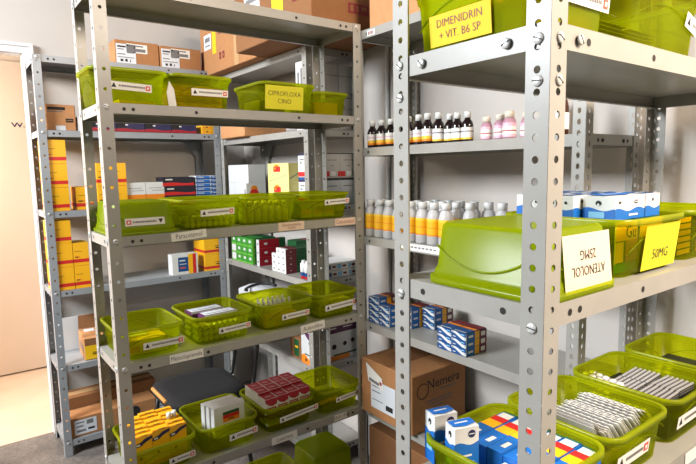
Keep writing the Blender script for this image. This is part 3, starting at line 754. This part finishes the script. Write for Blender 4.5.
o = b.build('paper_slip', None, (-.722, .018, z+.001)); tag(o, 'white paper slip stuck between two upper bins', 'paper')
# shelf b3
z = BH[3]
sbin(-.812, VB, z, 'upside-down lime bin at the left of the middle row, centre rack', flip=True, strip=(.0, .058, .115, .022, 0), group=g, m='lime_plastic_dense', d=.24)
sbin(-.603, VB, z, 'lime bin with two rows of white vials low behind its label, middle row', strip=(.02, .052, .115, .021, .03), group=g, d=.24)
vials(-.672, .055, z+.003, 8, 2, 'the labelled middle-row bin', .0192)
sbin(-.390, VB, z, 'unlabelled lime bin filled with white bottles, middle row of centre rack', w=.222, group=g, d=.24)
sb = bottle([(.012,0),(.0135,.003),(.0135,.045),(.009,.055)], 'white', 'white', .008, .053, .072, None)
for r in range(2):
    for i in range(7): put_bottle(sb, -.470+i*.0275, .075+r*.05, z+.003, 'small white bottle in the unlabelled middle bin, %s row, %s' % (['front','back'][r], nth(i,7)), 'small white bottles in the middle bin', 'small_bottle')
sbin(-.155, VB, z, 'lime bin at the right end of the middle row, beside the corner post', strip=(.045, .062, .112, .020, .03), w=.222, group=g, d=.24)
wc = carton_mesh(.05, .05, .062, 'white', [('F','grey',(.0,.04,0,1)),('F','yellow_soft',(.1,.9,.2,.5))])
for i in range(3): put(wc, -.205+i*.052, .11, z+.003, 'white carton in the right-end middle bin, %s' % nth(i,3), 'white cartons in the right-end bin')
# shelf b4
z = BH[2]
sbin(-.812, VB, z, 'bright lime bin with white card inside at the left of the fourth row', strip=(.035, .038, .125, .022, .0), group=g, d=.24)
yp = carton_mesh(.12, .10, .045, 'yellow_soft', [('F','white',(.55,.95,.1,.9)),('F','orange',(.0,.3,.2,.6))])
put(yp, -.815, .115, z+.003, 'yellow carton lying in the bin with the white card')
b = MB(); b.box(-.04, .04, -.022, .022, 0, .004, 'paper'); o = b.build('paper_card', None, (-.842, .125, z+.0497)); tag(o, 'small white card lying on a yellow carton in the bin', 'card')
sbin(-.575, VB, z, 'lime bin with vials and two purple-edged packs on top, fourth row', strip=(.035, .040, .115, .020, .03), w=.215, group=g, d=.24)
vials(-.650, .050, z+.003, 8, 3, 'the purple-pack bin', .0192)
vials(-.650, .120, z+.003, 8, 3, 'the purple-pack bin rear half', .0192)
pp = carton_mesh(.12, .055, .022, 'purple', [('T','white_cool',(.03,.97,.1,.9)),('F','white_cool',(.0,1,.75,1)),('T','ink_soft',(.1,.8,.3,.4))])
put(pp, -.565, .100, z+.062, 'purple-edged white pack on the vials, nearer one', 'purple-edged packs', .06)
put(pp, -.585, .170, z+.062, 'purple-edged white pack on the vials, farther one', 'purple-edged packs', .06)
sbin(-.332, VB, z, 'lime bin with pointed white bottle tops showing, fourth row', strip=(.03, .042, .115, .021, .03), w=.215, group=g, d=.24)
nz = bottle([(.010,0),(.011,.003),(.011,.050),(.008,.056)], 'white', 'white', .0045, .055, .085, None)
for i in range(7): put_bottle(nz, -.402+i*.0205, .105, z+.003, 'pointed white dropper bottle, front line, %s' % nth(i,7), 'pointed white bottles', 'dropper_bottle')
for i in range(6): put_bottle(nz, -.385+i*.0205, .150, z+.003, 'pointed white dropper bottle, back line, %s' % nth(i,6), 'pointed white bottles', 'dropper_bottle')
yq = carton_mesh(.042, .03, .045, 'yellow_soft', [('F','cream_yellow',(.1,.9,.1,.5))])
for i in range(3): put(yq, -.385+i*.043, .070, z+.003, 'yellow carton before the pointed bottles, %s' % nth(i,3), 'yellow cartons before the bottles')
sbin(-.113, VB, z, 'lime bin with a slanted long label at the right of the fourth row', strip=(.015, .044, .15, .024, .05), w=.205, group=g, d=.24)
vials(-.172, .052, z+.003, 8, 3, 'the slanted-label bin', .0192)
# shelf b5
z = BH[1]
sbin(-.795, VB, z, 'lime bin crammed with yellow and blue cartons, lowest visible row', strip=(.055, .028, .085, .022, .05), w=.215, group=g, d=.24)
yy = carton_mesh(.053, .0205, .110, 'yellow', [('F','navy',[(0,.80),(.35,.84),(.6,.92),(1,.96),(1,.88),(.6,.80),(.35,.72),(0,.70)]),('F','white',(.08,.3,.74,.79)),('F','orange',(0,1,0,.12)),('F','darkred',disc(.3,.35,.10,.4)),('T','orange',(0,1,.0,.28)),('T','ink',(.35,.75,.02,.2))])
for i in range(3):
    for r in range(7):
        put(yy, -.852+i*.0545, .050+r*.0232, z+.018+.003*((i*2+r)%3), 'yellow and blue carton standing in ranks, %s column, %s from front' % (['left','middle','right'][i], ORD[r]), 'yellow and blue cartons')
cp = MB(); cp.lathe([(.008,0),(.008,.014),(.006,.018)], 'white', 12, axis='z'); cpm = cp.mesh('bottle_cap')
for i in range(2): put(cpm, -.752+i*.019, .10+.006*i, z+.135, ['left','right'][i]+' loose white cap on top of the yellow cartons', 'loose white caps', name='bottle_cap', cat='cap')
sbin(-.570, VB, z, 'lime bin holding three white cartons with green and red squares', strip=(.045, .040, .105, .024, .03), w=.215, group=g, d=.24)
wg = carton_mesh(.115, .026, .108, 'white', [('F','green_dark',(.28,.82,.70,.80)),('F','red',(.28,.82,.58,.70)),('F','orange',(.28,.82,.46,.58)),('F','ink',(.45,.65,.52,.56)),('F','cream_yellow',(.1,.9,.08,.30)),('F','ink_soft',(.3,.8,.34,.37))])
for i in range(3): put(wg, -.556-.006*i, .075+i*.0285, z+.003+(.022 if i else .026), '%s white carton with green and red square in the bin' % ['front','middle','rear'][i], 'white cartons with green and red squares', .05)
sbin(-.335, VB, z, 'lime bin heaped with red and white cartons, lowest visible row', strip=(.035, .046, .165, .022, .06), w=.215, group=g, d=.24)
rw = carton_mesh(.048, .052, .055, 'crimson', [('F','white',[(0,0),(1,0),(1,.62),(.6,.5),(.3,.58),(0,.82)]),('F','crimson',(.1,.9,.1,.42)),('F','white',(.15,.8,.2,.24)),('F','white',(.15,.8,.3,.34)),('T','white',(0,.05,0,1)),('T','white',(0,1,0,.05)),('T','pink',(.25,.75,.4,.46)),('T','pink',(.25,.65,.55,.6))], faces={'L':'white'})
for i in range(4):
    for r in range(3):
        put(rw, -.407+i*.0492, .060+r*.0535+.004*i, z+.076-.006*(r == 0), 'red and white carton in the top layer, %s column, %s from front' % (nth(i,4), ORD[r]), 'red and white cartons')
rw0 = carton_mesh(.15, .15, .058, 'darkred', [('F','cream_yellow',(0,1,.2,.5))])
put(rw0, -.330, .125, z+.003, 'broad dark red carton beneath the layer of red and white cartons')
for i in range(3): put(vialm, -.418+i*.019, .038+.002*i, z+.030, 'white vial tucked under the front red carton, %s' % nth(i,3), 'white vials', name='vial', cat='vial')
sbin(-.105, VB, z, 'nearly empty lime bin beside the corner post, lowest visible row', strip=(.03, .050, .115, .021, .05), w=.205, group=g, d=.24)
b = MB(); b.box(-.05,.05,-.012,.012,0,.006,'yellow'); o = b.build('paper_strip', None, (-.11, .11, z+.004)); tag(o, 'yellow strip lying in the nearly empty bin', 'paper')
# lowest shelf b6
z = BH[0]
sbin(-.115, VB+.02, z+.0, 'dark lime upside-down bin on the bottom shelf of the centre rack', flip=True, w=.21, h=.19, d=.215, group=g, m='lime_plastic_dense')
sbin(-.36, VB, z, 'tall lime bin on the bottom shelf left of the dark one', w=.22, h=.17, d=.235, group=g)

# near rack -----------------------------------------------------------------
VA = -1.085
g = 'lime bins on the near rack'
z = AH[4]
o = sbin(-.560, -1.068, z, 'lime bin with yellow handwritten sheet on the near rack top', strip=(.02, .055, .12, .022, 0), group=g, h=.11, d=.255, w=.2, m='lime_plastic_dense')
note(o, .2, .255, .11, -.018, .034, .118, .046, ['DIMENIDRIN', '+ VIT. B6 SP'], 'note_yellow', .0165, face='L', ink='darkred', ws=.95)
opk = carton_mesh(.13, .024, .06, 'orange', [('L','yellow',(0,1,.3,.6)),('F','yellow',(.1,.9,.4,.7)),('T','red',(0,1,.2,.5))])
for i in range(5): put(opk, -.575, -1.160+i*.030, z+.003, 'orange and yellow pack in the top near bin, %s' % nth(i,5,'the front','the back'), 'orange packs in the top near bin', .08*(i%2)-.04)
sbin(-.322, VA-.012, z, 'wide lime bin of stacked blister packs, top of the near rack', w=.285, h=.11, strip=(.105, .058, .075, .024, -.25), group=g, m='lime_plastic')
def blister(m_p, cols=5, rows=2, w=.095, d=.040, top='foil'):
    b = MB(); b.box(-w/2, w/2, -d/2, d/2, 0, .0008, top)
    for i in range(cols):
        for j in range(rows):
            cx = (i+.5)/cols*w-w/2; cy = (j+.5)/rows*d-d/2; r = min(w/cols, d/rows)*.40
            L = [[(cx+r*k*math.cos(2*PI*a/8), cy+r*k*math.sin(2*PI*a/8), .0008+zz) for a in range(8)] for k, zz in ((1,0),(.9,.0022),(.5,.0036))]
            b.loops(L, m_p, close0=False)
    return b.mesh('blister_pack')
bl_dark = blister('pill_mid', 9, 6, .076, .060, 'black'); bl_light = blister('pill', 6, 2); bl_cap = blister('pill', 5, 2)
for c in range(2):
    for k in range(9): put(bl_light, -.372+c*.100, VA-.035, z+.0035+k*.0064, 'blister pack in the wide top bin, %s pile, %s' % (['left','right'][c], lev(k,9)), 'blister packs in the wide top bin', name='blister_pack', cat='blister pack')
z = AH[3]
o = sbin(-.572, -1.107, z, 'upside-down lime bin with ATENOLOL 25MG sheet on its end', w=.205, flip=True, group=g, m='lime_plastic_dense')
note(o, .205, d_, h_, -.014, .050, .124, .080, ['ATENOLOL', '25MG'], 'note_cream', .020, ws=.85)
o = sbin(-.338, -1.095, z, 'green-tinted lime bin with lime handwritten sheet, full of cartons', w=.232, d=.24, group=g)
note(o, .232, .24, h_, .022, .044, .125, .076, ['', '50MG'], 'note_lime', .024, ws=1.)
gu = carton_mesh(.078, .16, .085, 'green_dark', [('F','yellow',(0,1,.62,1)),('F','orange',(.5,1,.2,.62)),('F','yellow_soft',(.05,.4,.2,.6)),('F','white',(.0,.06,.0,1)),('F','green',(0,1,.0,.18))])
o = put(gu, -.380, -1.098, z+.003, 'green, orange and yellow carton with black letters in the green-tinted bin')
text('Gu', .030, 'ink', 'lettering', o, (.016, -.0812, .066), FACE_F)
gu2 = carton_mesh(.085, .16, .085, 'green_dark', [('F','yellow',(0,1,.62,1))])
put(gu2, -.290, -1.098, z+.003, 'green and yellow carton behind the lime handwritten sheet')
wb_dec = [('F','blue',wave(.42,.07,False,ph=.6,cyc=1.5)),('F','ink',disc(.16,.72,.045,1.5)),('F','white',disc(.16,.66,.02,1.5)),('F','navy',disc(.70,.72,.075,1.1)),('F','white',(.64,.76,.70,.74)),('F','white',(.45,.75,.14,.22)),
          ('L','blue',wave(.45,.07,False,ph=.5)),('L','ink',disc(.5,.70,.09,1.3)),('L','white',disc(.5,.64,.04,1.3)),('L','blue_pale',(.2,.7,.08,.34)),('T','blue',[(0.02,.35),(.5,.15),(.98,.4),(.98,.95),(.02,.95)]),('T','white',(.2,.7,.55,.62))]
wb = carton_mesh(.105, .055, .040, 'white', wb_dec)
wbn = carton_mesh(.055, .055, .040, 'white', [('F','blue',wave(.42,.07,False,ph=.6)),('F','ink',disc(.5,.72,.07,1.3)),('F','white',disc(.5,.66,.03,1.3)),('L','blue',wave(.45,.07,False)),('L','ink',disc(.3,.7,.05,1.3)),('L','ink',disc(.75,.7,.05,1.3)),('T','blue_deep',(.05,.95,.1,.9)),('T','white',(.2,.8,.4,.5))])
zz = z+.089
put(wb, -.348, -1.140, zz, 'white and blue waved carton atop the bin, front left', 'white and blue waved cartons', 0)
put(wbn, -.265, -1.140, zz, 'white and blue waved carton atop the bin, front right', 'white and blue waved cartons', 0)
for i in range(3):
    for r in range(2):
        if r == 0 and i == 0: pass
        put(wbn, -.395+i*.058, -1.080+r*.058, zz, 'white and blue waved carton atop the bin, %s back row, %s' % (['nearer','farther'][r], nth(i,3)), 'white and blue waved cartons')
sbin(-.098, -1.095, z, 'lime bin of dark and yellow packs at the right edge', w=.215, d=.235, group=g)
dp = carton_mesh(.085, .15, .012, 'green_dark', [('F','yellow',(.3,1,.1,.9)),('F','black',(0,.3,.1,.9))])
for c in range(2):
    for k in range(6): put(dp, -.142+c*.088, -1.095, z+.003+k*.0125, 'dark and yellow pack, %s pile, %s' % (['left','right'][c], lev(k,6)), 'dark and yellow packs')
# blister bins, lower shelf of the near rack
z = AH[2]; VA3 = -1.098
sbin(-.567, VA3, z, 'lime bin of blue, yellow and red cartons at the lower left of near rack', group=g, w=.215, d=.225)
wbb = carton_mesh(.044, .030, .085, 'white', [('F','blue',wave(.68,.035,False,ph=.6)),('F','navy',disc(.70,.86,.16,.5)),('F','white',(.58,.82,.85,.87)),('F','white',(.2,.7,.42,.46)),('F','blue_pale',(.15,.8,.30,.32)),('F','blue_pale',(.15,.8,.22,.24)),
     ('L','blue',wave(.66,.03,False,ph=2.)),('L','ink',disc(.5,.84,.13,.5)),('L','white',disc(.5,.81,.06,.5)),('L','blue_pale',(.2,.75,.25,.48)),('T','blue',[(0.02,.25),(.5,.1),(.98,.3),(.98,.9),(.02,.9)]),('T','white',(.2,.75,.5,.62))])
put(wbb, -.635, -1.003, z+.046, 'white and blue carton standing at the bin corner, farther one', 'standing white and blue cartons', -.25)
put(wbb, -.636, -1.050, z+.042, 'white and blue carton standing at the bin corner, nearer one', 'standing white and blue cartons', -.30)
cr = carton_mesh(.13, .030, .040, 'blue', [('T','blue',(0,.46,0,1)),('T','white',(.14,.30,.3,.6)),('T','yellow',(.46,.66,.0,1)),('T','red',(.66,.80,0,1)),('T','white',(.80,.95,0.1,.9)),('T','teal',(.95,1,0,1)),('T','navy',(0,1,0,.03)),('F','blue_deep',(0,1,.0,.5))])
cr2 = carton_mesh(.05, .030, .040, 'white', [('T','white',(0,1,0,1)),('T','blue',wave(.5,.1,False)),('T','ink',disc(.6,.7,.06)),('T','ink_soft',(.2,.5,.6,.75))])
for i in range(6): put(cr, -.532, -1.180+i*.0315, z+.040+.002*(i%2), 'blue carton with yellow and red end, lying, %s' % nth(i,6,'the front','the back'), 'blue, yellow and red cartons')
for i in range(3): put(cr2, -.625, -1.185+i*.0312, z+.032, 'white and blue carton end beside the banded row, %s' % nth(i,3,'the front','the back'), 'white and blue small cartons')
bed = carton_mesh(.15, .17, .034, 'blue_deep', [('F','yellow',(.1,.9,.2,.8))])
put(bed, -.560, -1.098, z+.003, 'blue and yellow carton at the bottom of the lower left bin')
sbin(-.345, VA3, z, 'lime bin with a row of leaning silver blister packs, near rack lower shelf', group=g, w=.215, d=.225, strip=(-.025, .046, .115, .026, .0))
bed2 = carton_mesh(.14, .16, .03, 'grey', [])
put(bed2, -.345, VA3, z+.003, 'grey carton under the leaning blister packs')
bl_lean = blister('grey', 8, 3, .112, .050, 'white'); bl_back = blister('pill', 5, 2, .105, .062, 'grey')  # leaning packs: grey bumps on white put the dots' shadows into the colour
n = 20
for i in range(n):
    if i < 3: me, phi, u_, zz_ = bl_back, 1.05, -.412+i*.009, .068
    else: me, phi, u_, zz_ = bl_lean, .95-.012*i, -.386+(i-3)*.0102, .060
    o = ob('blister_pack', me, None, (u_, VA3-.008+.004*math.sin(i*1.3), z+zz_+.002*math.sin(i*.9)), (phi, 0, PI/2))
    tag(o, 'silver blister pack leaning in the row, %s' % (ORD[i]+' from the left' if i < 10 else (ORD[n-1-i]+' from the right')), 'blister pack', 'leaning blister packs')
sbin(-.112, VA3, z, 'lime bin with dark blister packs lying in piles, near rack lower shelf', group=g, w=.215, d=.225, strip=(-.025, .046, .115, .026, .0))
put(carton_mesh(.15, .17, .05, 'black', []), -.112, VA3, z+.003, 'black carton beneath the dark blister piles')
for c, (x, y, rz) in enumerate(((-.128,-1.070,.03),(-.050,-1.068,.05),(-.050,-1.134,-.03),(-.130,-1.136,.02))):
    for k in range(3): put(bl_dark, x, y, z+.0545+k*.0050+.0006*c, 'dark blister pack, %s pile, %s' % (['rear left','rear right','front right','front left'][c], lev(k,3)), 'dark blister packs', rz, name='blister_pack', cat='blister pack')
for k in range(2): put(bl_cap, -.168+.03*k, -1.025, z+.0600+k*.006, 'white pill blister lying beside the dark piles, %s' % ['left','right'][k], 'white pill blisters', 1.3, name='blister_pack', cat='blister pack')
sbin(.122, VA3, z, 'lime bin farthest along the near rack lower shelf by the wall', group=g, w=.215, d=.225)
put(carton_mesh(.15, .15, .045, 'black', []), .125, VA3, z+.003, 'black carton in the farthest lower bin')
put(bl_cap, .085, -1.06, z+.049, 'white pill blister in the farthest lower bin', None, .3, name='blister_pack', cat='blister pack')

# ------------------------------------------------------------------ light
def area(name, loc, to, size, sy, power, rgb):
    l = bpy.data.lights.new(name, 'AREA'); l.shape = 'RECTANGLE'; l.size = size; l.size_y = sy; l.energy = power; l.color = rgb
    o = bpy.data.objects.new(name, l); C.objects.link(o); o.location = loc
    o.rotation_euler = (Vector(to)-Vector(loc)).to_track_quat('-Z', 'Y').to_euler(); return o
area('ceiling_lamp', (-3.1, .35, 2.6), (-.4, .1, 1.2), 1.1, .8, 152, (.90, .95, 1.0))
area('entrance_light', (-.25, -2.3, 2.4), (-.2, -1.1, 1.2), .7, .7, 60, (1.0, .84, .68))
area('corridor_lamp', (-2.2, 2.05, 2.0), (-.8, 2.6, .5), .6, .6, 52, (1.0, .88, .77))
W = bpy.data.worlds.new('World'); bpy.context.scene.world = W; W.use_nodes = True
bg_ = W.node_tree.nodes['Background']; bg_.inputs[0].default_value = (.92, .95, 1, 1); bg_.inputs[1].default_value = .05

# ------------------------------------------------------------------ camera
yaw, pit, rol, F_ = .6435, .117, -.0179, 534.7
Fv = Vector((math.sin(yaw)*math.cos(pit), math.cos(yaw)*math.cos(pit), -math.sin(pit)))
R0 = Vector((math.cos(yaw), -math.sin(yaw), 0)); U0 = R0.cross(Fv)
R = R0*math.cos(rol)+U0*math.sin(rol); U = -R0*math.sin(rol)+U0*math.cos(rol)
cam = bpy.data.cameras.new('Camera'); co = bpy.data.objects.new('Camera', cam); C.objects.link(co)
co.matrix_world = Matrix(((R.x, U.x, -Fv.x, -1.279), (R.y, U.y, -Fv.y, -1.606), (R.z, U.z, -Fv.z, 1.4232), (0, 0, 0, 1)))
cam.sensor_fit = 'HORIZONTAL'; cam.sensor_width = 36; cam.lens = F_*36/696; cam.clip_start = .02
sc = bpy.context.scene; sc.camera = co
sc.view_settings.view_transform = 'Standard'; sc.view_settings.look = 'None'; sc.view_settings.gamma = 1; sc.view_settings.use_curve_mapping = False
sc.view_settings.exposure = 0.34
sc.cycles.transparent_max_bounces = 24; sc.cycles.max_bounces = 8; sc.cycles.diffuse_bounces = 2; sc.cycles.use_denoising = True
